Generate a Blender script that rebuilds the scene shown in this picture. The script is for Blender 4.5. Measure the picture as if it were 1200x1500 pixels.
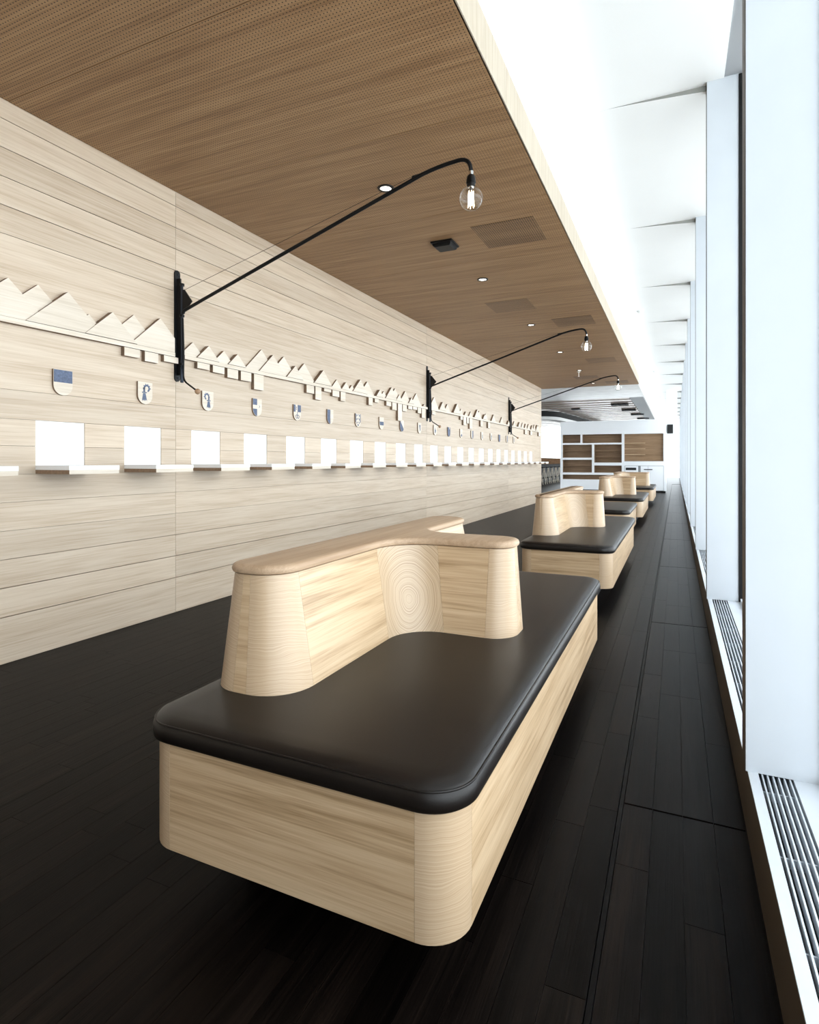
import bpy, math, random
from mathutils import Vector
random.seed(7)
scn = bpy.context.scene
COL = scn.collection
for o in list(bpy.data.objects):
    bpy.data.objects.remove(o)

# ------------------------------------------------------------------ camera
F = 850.0                       # focal length in pixels of a 1200 px wide frame
YAW = math.atan(390.0 / F)
cd = bpy.data.cameras.new('camera')
cam = bpy.data.objects.new('camera', cd)
COL.objects.link(cam)
cam.location = (0, 0, 1.1)
cam.rotation_euler = (math.pi / 2, 0, YAW)
cd.sensor_fit = 'HORIZONTAL'
cd.sensor_width = 36.0
cd.lens = 36.0 * F / 1200.0
cd.shift_y = -75.0 / 1200.0
cd.clip_start = 0.02
cd.clip_end = 500
scn.camera = cam

# ------------------------------------------------------------------ world and exposure
w = bpy.data.worlds.new('sky')
scn.world = w
w.use_nodes = True
bg = w.node_tree.nodes['Background']
bg.inputs['Color'].default_value = (0.90, 0.95, 1.0, 1)
bg.inputs['Strength'].default_value = 5.8
vs = scn.view_settings
vs.view_transform = 'Standard'
vs.look = 'None'
vs.gamma = 1.0
vs.use_curve_mapping = False
vs.exposure = 0.0

sd = bpy.data.lights.new('sun', 'SUN')          # stands behind the building: lights the pale ground outside
sd.energy = 5.0
sd.angle = 0.01
sd.color = (1.0, 0.98, 0.95)
so_ = bpy.data.objects.new('sun', sd)
COL.objects.link(so_)
so_.rotation_euler = Vector((0.62, 0.12, -0.78)).to_track_quat('-Z', 'Y').to_euler()

def portal(name, loc, rot, sx, sy):
    ld = bpy.data.lights.new(name, 'AREA')
    ld.shape = 'RECTANGLE'
    ld.size = sx
    ld.size_y = sy
    ld.cycles.is_portal = True
    o = bpy.data.objects.new(name, ld)
    o.location = loc
    o.rotation_euler = rot
    COL.objects.link(o)
portal('window_portal', (0.45, 16.8, 1.9), (0, math.pi / 2, 0), 3.4, 44)

# ------------------------------------------------------------------ materials
def newmat(name):
    m = bpy.data.materials.new(name)
    m.use_nodes = True
    nt = m.node_tree
    return m, nt, nt.nodes['Principled BSDF']

def N(nt, t, **kw):
    n = nt.nodes.new(t)
    for k, v in kw.items():
        setattr(n, k, v)
    return n

def ramp(nt, stops):
    r = N(nt, 'ShaderNodeValToRGB')
    e = r.color_ramp.elements
    while len(e) < len(stops):
        e.new(0.5)
    for el, (p, c) in zip(e, stops):
        el.position = p
        el.color = (*c, 1)
    return r

def plain(name, col, rough=0.5, metal=0.0, spec=0.5, noise=0.0, nscale=20):
    m, nt, b = newmat(name)
    b.inputs['Roughness'].default_value = rough
    b.inputs['Metallic'].default_value = metal
    b.inputs['Specular IOR Level'].default_value = spec
    tc = N(nt, 'ShaderNodeTexCoord')
    nz = N(nt, 'ShaderNodeTexNoise')
    nz.inputs['Scale'].default_value = nscale
    nt.links.new(tc.outputs['Object'], nz.inputs['Vector'])
    a = tuple(c * (1 - noise) for c in col)
    d = tuple(min(1, c * (1 + noise)) for c in col)
    r = ramp(nt, [(0.3, a), (0.7, d)])
    nt.links.new(nz.outputs['Fac'], r.inputs['Fac'])
    nt.links.new(r.outputs['Color'], b.inputs['Base Color'])
    return m

def wood(name, axis, light, mid, dark, rough=0.5, scale=1.0, var=0.10, perf=None, bump=0.1, spec=0.35):
    """straight grained veneer, grain running along the given object axis"""
    m, nt, b = newmat(name)
    L = nt.links.new
    b.inputs['Roughness'].default_value = rough
    b.inputs['Specular IOR Level'].default_value = spec
    tc = N(nt, 'ShaderNodeTexCoord')
    oi = N(nt, 'ShaderNodeObjectInfo')
    off = N(nt, 'ShaderNodeVectorMath', operation='SCALE')
    off.inputs[0].default_value = (37.0, 51.0, 23.0)
    L(oi.outputs['Random'], off.inputs['Scale'])
    add = N(nt, 'ShaderNodeVectorMath', operation='ADD')
    L(tc.outputs['Object'], add.inputs[0])
    L(off.outputs['Vector'], add.inputs[1])
    def mapped(along, across):
        mp = N(nt, 'ShaderNodeMapping')
        s = [across * scale] * 3
        s['XYZ'.index(axis)] = along * scale
        mp.inputs['Scale'].default_value = s
        L(add.outputs['Vector'], mp.inputs['Vector'])
        return mp
    n1 = N(nt, 'ShaderNodeTexNoise')
    n1.inputs['Scale'].default_value = 1.0
    n1.inputs['Detail'].default_value = 5
    n1.inputs['Distortion'].default_value = 0.7
    L(mapped(0.9, 17).outputs['Vector'], n1.inputs['Vector'])
    n2 = N(nt, 'ShaderNodeTexNoise')
    n2.inputs['Scale'].default_value = 1.0
    n2.inputs['Detail'].default_value = 4
    L(mapped(5, 260).outputs['Vector'], n2.inputs['Vector'])
    n3 = N(nt, 'ShaderNodeTexNoise')
    n3.inputs['Scale'].default_value = 1.0
    n3.inputs['Detail'].default_value = 3
    n3.inputs['Distortion'].default_value = 1.2
    L(mapped(1.7, 75).outputs['Vector'], n3.inputs['Vector'])
    a = N(nt, 'ShaderNodeMath', operation='MULTIPLY_ADD')
    L(n1.outputs['Fac'], a.inputs[0]); a.inputs[1].default_value = 0.42; a.inputs[2].default_value = 0.0
    c = N(nt, 'ShaderNodeMath', operation='MULTIPLY_ADD')
    L(n3.outputs['Fac'], c.inputs[0]); c.inputs[1].default_value = 0.36; L(a.outputs[0], c.inputs[2])
    d = N(nt, 'ShaderNodeMath', operation='MULTIPLY_ADD')
    L(n2.outputs['Fac'], d.inputs[0]); d.inputs[1].default_value = 0.22; L(c.outputs[0], d.inputs[2])
    r = ramp(nt, [(0.37, dark), (0.49, mid), (0.61, light)])
    L(d.outputs[0], r.inputs['Fac'])
    hs = N(nt, 'ShaderNodeHueSaturation')
    vm = N(nt, 'ShaderNodeMath', operation='MULTIPLY_ADD')
    L(oi.outputs['Random'], vm.inputs[0]); vm.inputs[1].default_value = var; vm.inputs[2].default_value = 1 - var / 2
    L(vm.outputs[0], hs.inputs['Value'])
    L(r.outputs['Color'], hs.inputs['Color'])
    out = hs.outputs['Color']
    if perf:
        pitch, rad, hole = perf
        sp = N(nt, 'ShaderNodeSeparateXYZ')
        L(tc.outputs['Object'], sp.inputs['Vector'])
        comps = []
        for ax in ('X', 'Y'):
            dv = N(nt, 'ShaderNodeMath', operation='DIVIDE'); L(sp.outputs[ax], dv.inputs[0]); dv.inputs[1].default_value = pitch
            fr = N(nt, 'ShaderNodeMath', operation='FRACT'); L(dv.outputs[0], fr.inputs[0])
            sb = N(nt, 'ShaderNodeMath', operation='SUBTRACT'); L(fr.outputs[0], sb.inputs[0]); sb.inputs[1].default_value = 0.5
            sq = N(nt, 'ShaderNodeMath', operation='MULTIPLY'); L(sb.outputs[0], sq.inputs[0]); L(sb.outputs[0], sq.inputs[1])
            comps.append(sq)
        sm = N(nt, 'ShaderNodeMath', operation='ADD'); L(comps[0].outputs[0], sm.inputs[0]); L(comps[1].outputs[0], sm.inputs[1])
        lt = N(nt, 'ShaderNodeMath', operation='LESS_THAN'); L(sm.outputs[0], lt.inputs[0]); lt.inputs[1].default_value = (rad / pitch) ** 2
        mx = N(nt, 'ShaderNodeMix', data_type='RGBA')
        L(lt.outputs[0], mx.inputs[0]); L(out, mx.inputs[6]); mx.inputs[7].default_value = (*hole, 1)
        out = mx.outputs[2]
    L(out, b.inputs['Base Color'])
    if bump:
        bp = N(nt, 'ShaderNodeBump')
        bp.inputs['Strength'].default_value = bump
        bp.inputs['Distance'].default_value = 0.002
        L(d.outputs[0], bp.inputs['Height'])
        L(bp.outputs['Normal'], b.inputs['Normal'])
    return m

OAK_L, OAK_M, OAK_D = (0.575, 0.42, 0.265), (0.475, 0.33, 0.195), (0.315, 0.203, 0.105)
M = {}
M['wall_oak'] = wood('pale_oak_wall', 'Y', (0.63, 0.523, 0.408), (0.57, 0.458, 0.345), (0.475, 0.365, 0.26), rough=0.42, var=0.14)
M['oak_x'] = wood('oak_grain_x', 'X', OAK_L, OAK_M, OAK_D, scale=1.3, var=0.05, rough=0.36, spec=0.6)
M['oak_y'] = wood('oak_grain_y', 'Y', OAK_L, OAK_M, OAK_D, scale=1.3, var=0.05, rough=0.36, spec=0.6)
M['oak_cap'] = wood('oak_cap', 'Y', (0.46, 0.325, 0.215), (0.40, 0.275, 0.175), (0.33, 0.215, 0.13), scale=1.5, var=0.03)
M['ceil_oak'] = wood('perforated_oak', 'X', (0.365, 0.222, 0.115), (0.285, 0.163, 0.078), (0.195, 0.102, 0.045), rough=0.5, scale=0.8, var=0.08, perf=(0.018, 0.0032, (0.03, 0.018, 0.01)), bump=0)
M['vent_oak'] = wood('vent_oak', 'X', (0.34, 0.205, 0.105), (0.265, 0.15, 0.072), (0.18, 0.094, 0.042), rough=0.5, scale=0.8, perf=(0.018, 0.0062, (0.02, 0.012, 0.008)), bump=0)
M['fascia_oak'] = wood('fascia_oak', 'Z', (0.47, 0.41, 0.325), (0.43, 0.365, 0.28), (0.37, 0.305, 0.225), var=0.05)
M['relief_oak'] = wood('relief_oak', 'Y', (0.74, 0.66, 0.56), (0.69, 0.605, 0.50), (0.61, 0.52, 0.415), var=0.08)
M['shelf_oak'] = wood('shelf_oak', 'X', (0.30, 0.195, 0.115), (0.25, 0.155, 0.085), (0.17, 0.1, 0.05), scale=1.4)
M['floor'] = wood('black_oak_floor', 'Y', (0.0074, 0.0048, 0.0035), (0.0034, 0.0023, 0.0018), (0.0012, 0.0009, 0.0008), rough=0.38, scale=1.6, var=0.9, bump=0.6, spec=0.06)
M['edge'] = plain('scorched_cut_edge', (0.21, 0.14, 0.09), 0.7, noise=0.2, nscale=30)
M['end_grain'] = plain('end_grain', (0.26, 0.165, 0.10), 0.6, noise=0.15, nscale=60)
M['floor_base'] = plain('floor_joint', (0.004, 0.004, 0.004), 0.8)
M['strip_metal'] = plain('floor_strip', (0.004, 0.0033, 0.003), 0.45, 0, 0.06)
M['white'] = plain('white_paint', (0.85, 0.85, 0.84), 0.6, noise=0.01, nscale=2)
M['white_lacquer'] = plain('white_lacquer', (0.84, 0.86, 0.88), 0.35, noise=0.01, nscale=2)
M['card'] = plain('white_card', (0.93, 0.93, 0.93), 0.6)
M['alu'] = plain('brushed_aluminium', (0.56, 0.60, 0.645), 0.45, 0.0, noise=0.02, nscale=4)
M['bronze'] = plain('shade_brown_metal', (0.075, 0.062, 0.050), 0.5, 0.0, 0.25)  # brown that paints shade onto metal faces turned to the room
M['counter'] = wood('brown_counter', 'Y', (0.17, 0.10, 0.06), (0.13, 0.075, 0.042), (0.09, 0.05, 0.028), rough=0.9, spec=0.0)
M['alu_dark'] = plain('grey_aluminium', (0.22, 0.23, 0.24), 0.45, 0.2)
M['black'] = plain('black_steel', (0.007, 0.007, 0.0075), 0.45, 0.0, 0.22, noise=0.15)
M['blackmatt'] = plain('black_matt', (0.006, 0.006, 0.006), 0.8)
M['bluesteel'] = plain('blue_grey_steel', (0.04, 0.05, 0.07), 0.4, 0.5)
M['blue'] = plain('heraldic_blue', (0.09, 0.117, 0.19), 0.6, noise=0.25, nscale=90)
M['ball'] = plain('turned_wood_ball', (0.34, 0.21, 0.12), 0.4, noise=0.2)
M['chrome'] = plain('chrome', (0.8, 0.8, 0.8), 0.15, 1.0)
M['riser_shade'] = plain('riser_shade_grey', (0.26, 0.26, 0.24), 0.7)  # grey that paints shade onto the ceiling steps
M['gray'] = plain('grey_soffit', (0.30, 0.31, 0.32), 0.5)
M['slat_light'] = plain('light_metal_slat', (0.75, 0.75, 0.75), 0.3, 0.4, noise=0.1, nscale=3)
M['slat_dark'] = plain('bronze_metal_slat', (0.36, 0.285, 0.235), 0.28, 0.4, noise=0.3, nscale=3)
M['ground'] = plain('pale_ground', (0.62, 0.62, 0.61), 0.9, noise=0.1, nscale=0.2)

def leather():
    m, nt, b = newmat('dark_brown_leather')
    b.inputs['Roughness'].default_value = 0.38
    b.inputs['Specular IOR Level'].default_value = 0.3
    tc = N(nt, 'ShaderNodeTexCoord')
    v = N(nt, 'ShaderNodeTexVoronoi'); v.inputs['Scale'].default_value = 420
    n = N(nt, 'ShaderNodeTexNoise'); n.inputs['Scale'].default_value = 5
    nt.links.new(tc.outputs['Object'], v.inputs['Vector']); nt.links.new(tc.outputs['Object'], n.inputs['Vector'])
    r = ramp(nt, [(0.3, (0.0065, 0.0046, 0.0037)), (0.7, (0.0095, 0.007, 0.0056))])
    nt.links.new(n.outputs['Fac'], r.inputs['Fac']); nt.links.new(r.outputs['Color'], b.inputs['Base Color'])
    bp = N(nt, 'ShaderNodeBump'); bp.inputs['Strength'].default_value = 0.08; bp.inputs['Distance'].default_value = 0.001
    nt.links.new(v.outputs['Distance'], bp.inputs['Height']); nt.links.new(bp.outputs['Normal'], b.inputs['Normal'])
    return m
M['leather'] = leather()

def ringwood(name, loc, zs, freq, cols, wob):
    """solid oak block whose growth rings show as circles or arcs"""
    m, nt, b = newmat(name)
    L = nt.links.new
    b.inputs['Roughness'].default_value = 0.36
    b.inputs['Specular IOR Level'].default_value = 0.6
    tc = N(nt, 'ShaderNodeTexCoord')
    mp = N(nt, 'ShaderNodeMapping'); mp.inputs['Scale'].default_value = (1, 1, zs); mp.inputs['Location'].default_value = loc
    L(tc.outputs['Object'], mp.inputs['Vector'])
    nz = N(nt, 'ShaderNodeTexNoise'); nz.inputs['Scale'].default_value = 7
    L(tc.outputs['Object'], nz.inputs['Vector'])
    ln = N(nt, 'ShaderNodeVectorMath', operation='LENGTH'); L(mp.outputs['Vector'], ln.inputs[0])
    a = N(nt, 'ShaderNodeMath', operation='MULTIPLY_ADD'); L(nz.outputs['Fac'], a.inputs[0]); a.inputs[1].default_value = wob; L(ln.outputs['Value'], a.inputs[2])
    s = N(nt, 'ShaderNodeMath', operation='MULTIPLY'); L(a.outputs[0], s.inputs[0]); s.inputs[1].default_value = freq
    n1 = N(nt, 'ShaderNodeTexNoise', noise_dimensions='1D'); n1.inputs['Scale'].default_value = 1.0; n1.inputs['Detail'].default_value = 2
    L(s.outputs[0], n1.inputs['W'])
    r = ramp(nt, [(0.34, cols[0]), (0.5, cols[1]), (0.64, cols[2])])
    L(n1.outputs['Fac'], r.inputs['Fac']); L(r.outputs['Color'], b.inputs['Base Color'])
    return m
M['oak_block'] = ringwood('oak_solid_block', (0.02, 0, 0.45), 1.0, 330, ((0.43, 0.30, 0.185), (0.48, 0.345, 0.22), (0.515, 0.38, 0.25)), 0.05)
M['oak_ring'] = ringwood('oak_ring_block', (0, 0, 0), 0.7, 300, ((0.39, 0.27, 0.165), (0.505, 0.37, 0.24), (0.55, 0.415, 0.275)), 0.03)

def glassmat(name, tint, ior=1.45, refl=1.0):
    m, nt, b = newmat(name)
    nt.nodes.remove(b)
    L = nt.links.new
    out = nt.nodes['Material Output']
    t = N(nt, 'ShaderNodeBsdfTransparent'); t.inputs['Color'].default_value = (*tint, 1)
    g = N(nt, 'ShaderNodeBsdfGlossy'); g.inputs['Roughness'].default_value = 0.02
    fr = N(nt, 'ShaderNodeLayerWeight')
    pw = N(nt, 'ShaderNodeMath', operation='POWER'); L(fr.outputs['Facing'], pw.inputs[0]); pw.inputs[1].default_value = 5.0
    ml = N(nt, 'ShaderNodeMath', operation='MULTIPLY_ADD'); L(pw.outputs[0], ml.inputs[0]); ml.inputs[1].default_value = refl; ml.inputs[2].default_value = 0.04
    mx = N(nt, 'ShaderNodeMixShader')
    L(ml.outputs[0], mx.inputs[0]); L(t.outputs[0], mx.inputs[1]); L(g.outputs[0], mx.inputs[2]); L(mx.outputs[0], out.inputs['Surface'])
    return m
M['glass'] = glassmat('window_glass', (0.96, 0.98, 0.985), 1.35, 0.7)
M['bulbglass'] = glassmat('bulb_glass', (0.97, 0.965, 0.95), 1.45, 1.6)

def emit(name, col, s):
    m, nt, b = newmat(name)
    b.inputs['Base Color'].default_value = (*col, 1)
    b.inputs['Emission Color'].default_value = (*col, 1)
    b.inputs['Emission Strength'].default_value = s
    return m
M['filament'] = emit('glowing_filament', (1.0, 0.88, 0.70), 28)
M['downlight'] = emit('downlight_lens', (1.0, 0.97, 0.9), 6)

# ------------------------------------------------------------------ mesh helpers
class MB:
    def __init__(self):
        self.v = []; self.f = []
    def box(self, x0, x1, y0, y1, z0, z1):
        b = len(self.v)
        self.v += [(x0, y0, z0), (x1, y0, z0), (x1, y1, z0), (x0, y1, z0), (x0, y0, z1), (x1, y0, z1), (x1, y1, z1), (x0, y1, z1)]
        self.f += [tuple(b + i for i in q) for q in ((0, 3, 2, 1), (4, 5, 6, 7), (0, 1, 5, 4), (1, 2, 6, 5), (2, 3, 7, 6), (3, 0, 4, 7))]
        return self
    def prism(self, pts, axis, a0, a1):
        """closed outline pts (2D) extruded along axis from a0 to a1"""
        n = len(pts); b = len(self.v)
        for a in (a0, a1):
            for p, q in pts:
                self.v.append({'X': (a, p, q), 'Y': (p, a, q), 'Z': (p, q, a)}[axis])
        self.f.append(tuple(b + i for i in range(n))[::-1])
        self.f.append(tuple(b + n + i for i in range(n)))
        for i in range(n):
            j = (i + 1) % n
            self.f.append((b + i, b + j, b + n + j, b + n + i))
        return self
    def rings(self, rings, cap0=True, cap1=True, closed=True):
        b = len(self.v); n = len(rings[0])
        for r in rings:
            self.v += [tuple(p) for p in r]
        for k in range(len(rings) - 1):
            for i in range(n if closed else n - 1):
                j = (i + 1) % n
                self.f.append((b + k * n + i, b + k * n + j, b + (k + 1) * n + j, b + (k + 1) * n + i))
        if cap0: self.f.append(tuple(b + i for i in range(n))[::-1])
        if cap1: self.f.append(tuple(b + (len(rings) - 1) * n + i for i in range(n)))
        return self
    def lathe(self, prof, c=(0, 0, 0), n=24, cap0=True, cap1=True):
        rs = [[(c[0] + r * math.cos(2 * math.pi * i / n), c[1] + r * math.sin(2 * math.pi * i / n), c[2] + z) for i in range(n)] for r, z in prof]
        return self.rings(rs, cap0, cap1)
    def tube(self, path, r, n=10, closed=False):
        P = [Vector(p) for p in path]; rs = []
        up = None
        for i, p in enumerate(P):
            if closed: d = P[(i + 1) % len(P)] - P[i - 1]
            else: d = P[min(i + 1, len(P) - 1)] - P[max(i - 1, 0)]
            d.normalize()
            if up is None:
                up = Vector((0, 0, 1)) if abs(d.z) < 0.9 else Vector((0, 1, 0))
            a = d.cross(up).normalized(); bb = a.cross(d).normalized(); up = bb
            rr = r[i] if isinstance(r, (list, tuple)) else r
            rs.append([p + rr * (math.cos(2 * math.pi * k / n) * a + math.sin(2 * math.pi * k / n) * bb) for k in range(n)])
        if closed: rs.append(rs[0])
        return self.rings(rs, not closed, not closed)
    def mesh(self, name, mat, smooth=None, edge=None):
        me = bpy.data.meshes.new(name)
        me.from_pydata(self.v, [], self.f)
        me.materials.append(M[mat])
        me.update()
        import bmesh
        bm = bmesh.new(); bm.from_mesh(me)
        bmesh.ops.recalc_face_normals(bm, faces=bm.faces)
        bm.to_mesh(me); bm.free()
        if edge:
            me.materials.append(M[edge])
            for p in me.polygons:
                if abs(p.normal.x) < 0.5: p.material_index = 1
        if smooth:
            for p in me.polygons: p.use_smooth = True
            me.set_sharp_from_angle(angle=math.radians(smooth))
        return me
    def obj(self, name, mat, parent=None, loc=(0, 0, 0), smooth=None, edge=None):
        return link(name, self.mesh(name, mat, smooth, edge), parent, loc)

def link(name, me, parent=None, loc=(0, 0, 0)):
    o = bpy.data.objects.new(name, me)
    COL.objects.link(o)
    o.parent = parent
    o.location = loc
    return o
def tag(o, label=None, cat=None, group=None, kind=None):
    for k, v in (('label', label), ('category', cat), ('group', group), ('kind', kind)):
        if v: o[k] = v
    return o
def thing(name, loc, label, cat, group=None):
    return tag(link(name, None, None, loc), label, cat, group)
def copy_tree(o, loc, label=None, parent=None):
    c = o.copy(); COL.objects.link(c); c.parent = parent
    if loc is not None: c.location = loc
    if label: c['label'] = label
    for ch in o.children:
        copy_tree(ch, None, None, c)
    return c
def struct(o): return tag(o, kind='structure')

WX = -3.30                # face of the oak wall
CZ = 3.05                 # underside of the oak ceiling
YB, YE = -3.9, 15.72      # oak wall from behind the camera to its far end
PITCH = 2.309             # facade module
FIN0 = 1.938
SEAMS = [YB, -1.5, 3.12, 7.79, 12.345, YE]

# ------------------------------------------------------------------ floor
floor = struct(MB().box(-14, 0.6, YB - 0.2, 42, -0.2, -0.012).obj('floor', 'floor_base'))
PW = 0.085
lens = [0.55, 0.7, 0.85, 1.0]
plank_mesh = [MB().box(0, PW - 0.0012, 0, l - 0.0012, -0.012, 0).mesh('plank', 'floor') for l in lens]
planks = []
row = 0
x = -0.165 - PW
while x > WX - 0.01:
    y = -3.2 - random.random()
    while y < 30:
        k = random.randrange(4)
        planks.append((x, y, k)); y += lens[k]
    x -= PW
for i in range(4):                                  # service strip beside the windows, cut at every facade module
    xx = -0.150 + i * PW
    for n in range(-3, 12):
        a, e = FIN0 + 0.045 + n * PITCH, FIN0 + 0.045 + (n + 1) * PITCH
        y = a + 0.004
        while e - y > 0.3:
            k = random.randrange(4)
            if y + lens[k] > e - 0.3: break
            planks.append((xx, y, k)); y += lens[k]
        planks.append((xx, y, e - 0.004 - y))
def seen(p):
    cx, cy = p[0], p[1] + 0.35
    zc = cy * math.cos(YAW) - cx * math.sin(YAW)
    if zc < 0.9: return 1e9
    u = F * (cx * math.cos(YAW) + cy * math.sin(YAW)) / zc + 600
    if u < -60 or u > 1260: return 1e8 + zc
    if F * 1.1 / zc > 880: return 1e8
    return zc
planks.sort(key=seen)
rest = MB()
for i, (px, py, k) in enumerate(planks):
    if i < 290:
        if isinstance(k, int):
            link('plank', plank_mesh[k], floor, (px, py, 0))
        else:
            MB().box(0, PW - 0.0012, 0, k, -0.012, 0).obj('plank', 'floor', floor, (px, py, 0))
    else:
        l = lens[k] - 0.0012 if isinstance(k, int) else k
        rest.box(px, px + PW - 0.0012, py, py + l, -0.012, 0)
rest.box(-14, WX - 0.3, YE, 42, -0.012, -0.001)
rest.box(WX - 0.3, 0.19, 30, 42, -0.012, -0.001)
tag(rest.obj('planks', 'floor', floor), kind='stuff')
MB().box(-0.163, -0.152, YB, 30, -0.012, 0.001).obj('joint_strip', 'strip_metal', floor)

# ------------------------------------------------------------------ left wall of oak boards
wall = struct(MB().box(-3.7, WX - 0.045, YB, YE, 0, 3.4).obj('wall_left', 'shelf_oak'))
ROWS = [0.0, 0.253, 0.411, 0.565, 0.719, 0.873, 1.026, 1.183, 1.330, 1.489, 2.328, 2.482, 2.637, 2.792, 2.947, CZ + 0.02]
KP = range(-2, 22)                     # niches with a white panel
KS = range(-2, 23)                     # shelves
NICHE = lambda k: (2.106 + 0.583 * k, 2.106 + 0.583 * k + 0.303)
G = 0.0013
for r in range(len(ROWS) - 1):
    z0, z1 = ROWS[r], ROWS[r + 1]
    g2 = 0.0023 if z0 > 2.3 or z0 < 0.5 else 0.0009
    for s in range(len(SEAMS) - 1):
        a, e = SEAMS[s] + G, SEAMS[s + 1] - G
        cuts = [a]
        if 1.02 < z0 < 1.2:
            for k in KP:
                n0, n1 = NICHE(k)
                if n1 > a and n0 < e:
                    cuts += [max(a, n0), min(e, n1)]
        cuts.append(e)
        for i in range(0, len(cuts), 2):
            if cuts[i + 1] - cuts[i] > 0.01:
                cy = (cuts[i] + cuts[i + 1]) / 2
                MB().box(-0.046, 0, cuts[i] - cy, cuts[i + 1] - cy, z0 + g2, z1 - g2).obj('board', 'wall_oak', wall, (WX, cy, 0))
MB().box(-3.7, WX, YE, YE + 0.02, 0, CZ).obj('end_board', 'oak_block', wall)

# ------------------------------------------------------------------ oak ceiling
ceil = struct(MB().box(-3.7, -0.87, YB, 15.86, CZ + 0.03, CZ + 0.3).obj('ceiling', 'blackmatt'))
y = 1.955 - 5 * 1.16
SX = -0.845
while y < 15.8:
    e = min(y + 1.16, 15.86)
    MB().box(0, SX - 0.012 - WX, 0, e - y - 0.004, 0, 0.03).obj('ceiling_panel', 'ceil_oak', ceil, (WX + 0.006, y, CZ))
    MB().box(-0.012, 0, 0, e - y - 0.002, 0, 0.215).obj('fascia_board', 'fascia_oak', ceil, (SX, y, CZ))
    y = e

# white ceiling over the window side: one panel per facade bay, each coming down a little at its near window end
ceil2 = struct(MB().box(-14, 2, YB - 0.2, 42, 3.75, 3.9).obj('ceiling_slab', 'white'))
WZ = 3.57
prof = [(0.284, WZ)] + [(0.284 - 0.09 * i, WZ) for i in range(1, 9)]
xa = prof[-1][0]; rx = xa - (SX - 0.015); rz = WZ - 3.262
prof += [(xa - rx * math.sin(t * math.pi / 16), WZ - rz * (1 - math.cos(t * math.pi / 16))) for t in range(1, 9)]
for n in range(-3, 16):
    a, e = FIN0 + 0.04 + n * PITCH, FIN0 + 0.04 + (n + 1) * PITCH
    rs = []
    for q in range(7):
        yy = a + (e - a) * q / 6
        drop = 0.045 * (1 - q / 6) ** 1.5
        low = [(px, yy, pz - drop * max(0, min(1, (px + 0.45) / 0.73)) ** 1.3) for px, pz in prof]
        rs.append(low + [(prof[-1][0], yy, 3.76), (0.284, yy, 3.76)])
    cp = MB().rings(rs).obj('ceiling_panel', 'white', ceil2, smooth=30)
    cp.data.materials.append(M['riser_shade'])
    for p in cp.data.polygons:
        if p.normal.y < -0.9: p.material_index = 1  # step face coloured grey in place of shade

# ------------------------------------------------------------------ facade: fins, glass, radiator covers
NF = 15
for n in range(-2, NF):
    y = FIN0 + n * PITCH
    t = struct(link('trim_%d' % (n + 3), None, None, (0.185, y, 0.2)))
    MB().box(0, 0.185, 0, 0.075, 0, WZ - 0.2 + 0.01).obj('fin', 'alu', t)
    MB().box(-0.002, 0, 0.002, 0.075, 0, WZ - 0.2).obj('shade_strip', 'bronze', t)  # added strip: shade on the fin's room side put into colour
    MB().box(0.181, 0.206, -0.006, 0.081, 0.0, WZ - 0.2).obj('gasket', 'black', t)
    if n < NF - 1:
        wd = struct(link('window_%d' % (n + 3), None, None, (0.385, y + 0.075, 0.2)))
        Lb = PITCH - 0.075
        MB().box(0, 0.012, 0, Lb, 0, WZ - 0.2 + 0.1).obj('pane', 'glass', wd)
        MB().box(-0.010, 0.02, 0, 0.02, 0, WZ - 0.2).obj('frame_post', 'black', wd)
        MB().box(-0.010, 0.02, 0, Lb, 0, 0.02).obj('frame_rail', 'alu', wd)
        if n < -1: continue
        c = thing('radiator_cover', (0.19, y + 0.04, 0), 'white-topped radiator cover with slotted grille ' + {0: 'at the foot of the window beside the widest bench', 1: 'beside the narrow oak bench'}.get(n, 'along the window foot'), 'radiator', 'radiator covers along the windows')
        Lc = PITCH
        MB().box(0, 0.026, 0, Lc - 0.001, 0.010, 0.194).obj('front_panel', 'bronze', c)  # brown is painted shade on the side facing the room
        MB().box(0, 0.026, 0, Lc - 0.001, 0.194, 0.2).obj('top_lip', 'alu', c)
        MB().box(0.112, 0.20, 0, Lc - 0.001, 0.0, 0.2).obj('sill', 'alu', c)
        MB().box(0.026, 0.112, 0, Lc - 0.001, 0.0, 0.08).obj('inner_tray', 'blackmatt', c)
        for b in range(6):
            bx = 0.034 + b * 0.0136
            MB().box(bx, bx + 0.0038, 0, Lc - 0.001, 0.172, 0.198).obj('grille_bar', 'alu', c)
        for q in range(8):
            yy = 0.16 + q * 0.29
            MB().box(0.026, 0.112, yy, yy + 0.004, 0.166, 0.188).obj('cross_bar', 'alu', c)
tr = struct(MB().box(0.284, 0.42, YB, 36.5, WZ + 0.006, WZ + 0.03).obj('trim_30', 'gray'))
struct(MB().box(0.40, 0.7, YB, 36.5, -0.2, 0.19).obj('trim_31', 'alu_dark'))
struct(MB().box(0.40, 0.7, YB, 36.5, WZ + 0.02, 3.9).obj('trim_32', 'alu_dark'))
# closing walls behind the camera; far glass added to let sky light in
struct(MB().box(-3.7, 0.7, YB - 0.2, YB, 0, 3.8).obj('wall_back', 'wall_oak'))
struct(MB().box(-14, 0.7, 42, 42.03, 0, 3.9).obj('window_30', 'glass'))
struct(MB().box(-14.03, -14, 16, 42, 0, 3.9).obj('window_31', 'glass'))
struct(MB().box(0.2, 0.7, YB - 0.2, FIN0 - 2 * PITCH, 0, 3.9).obj('wall_right', 'shelf_oak'))
struct(MB().box(-400, 400, -400, 400, -8.2, -8).obj('ground', 'ground'))

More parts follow.
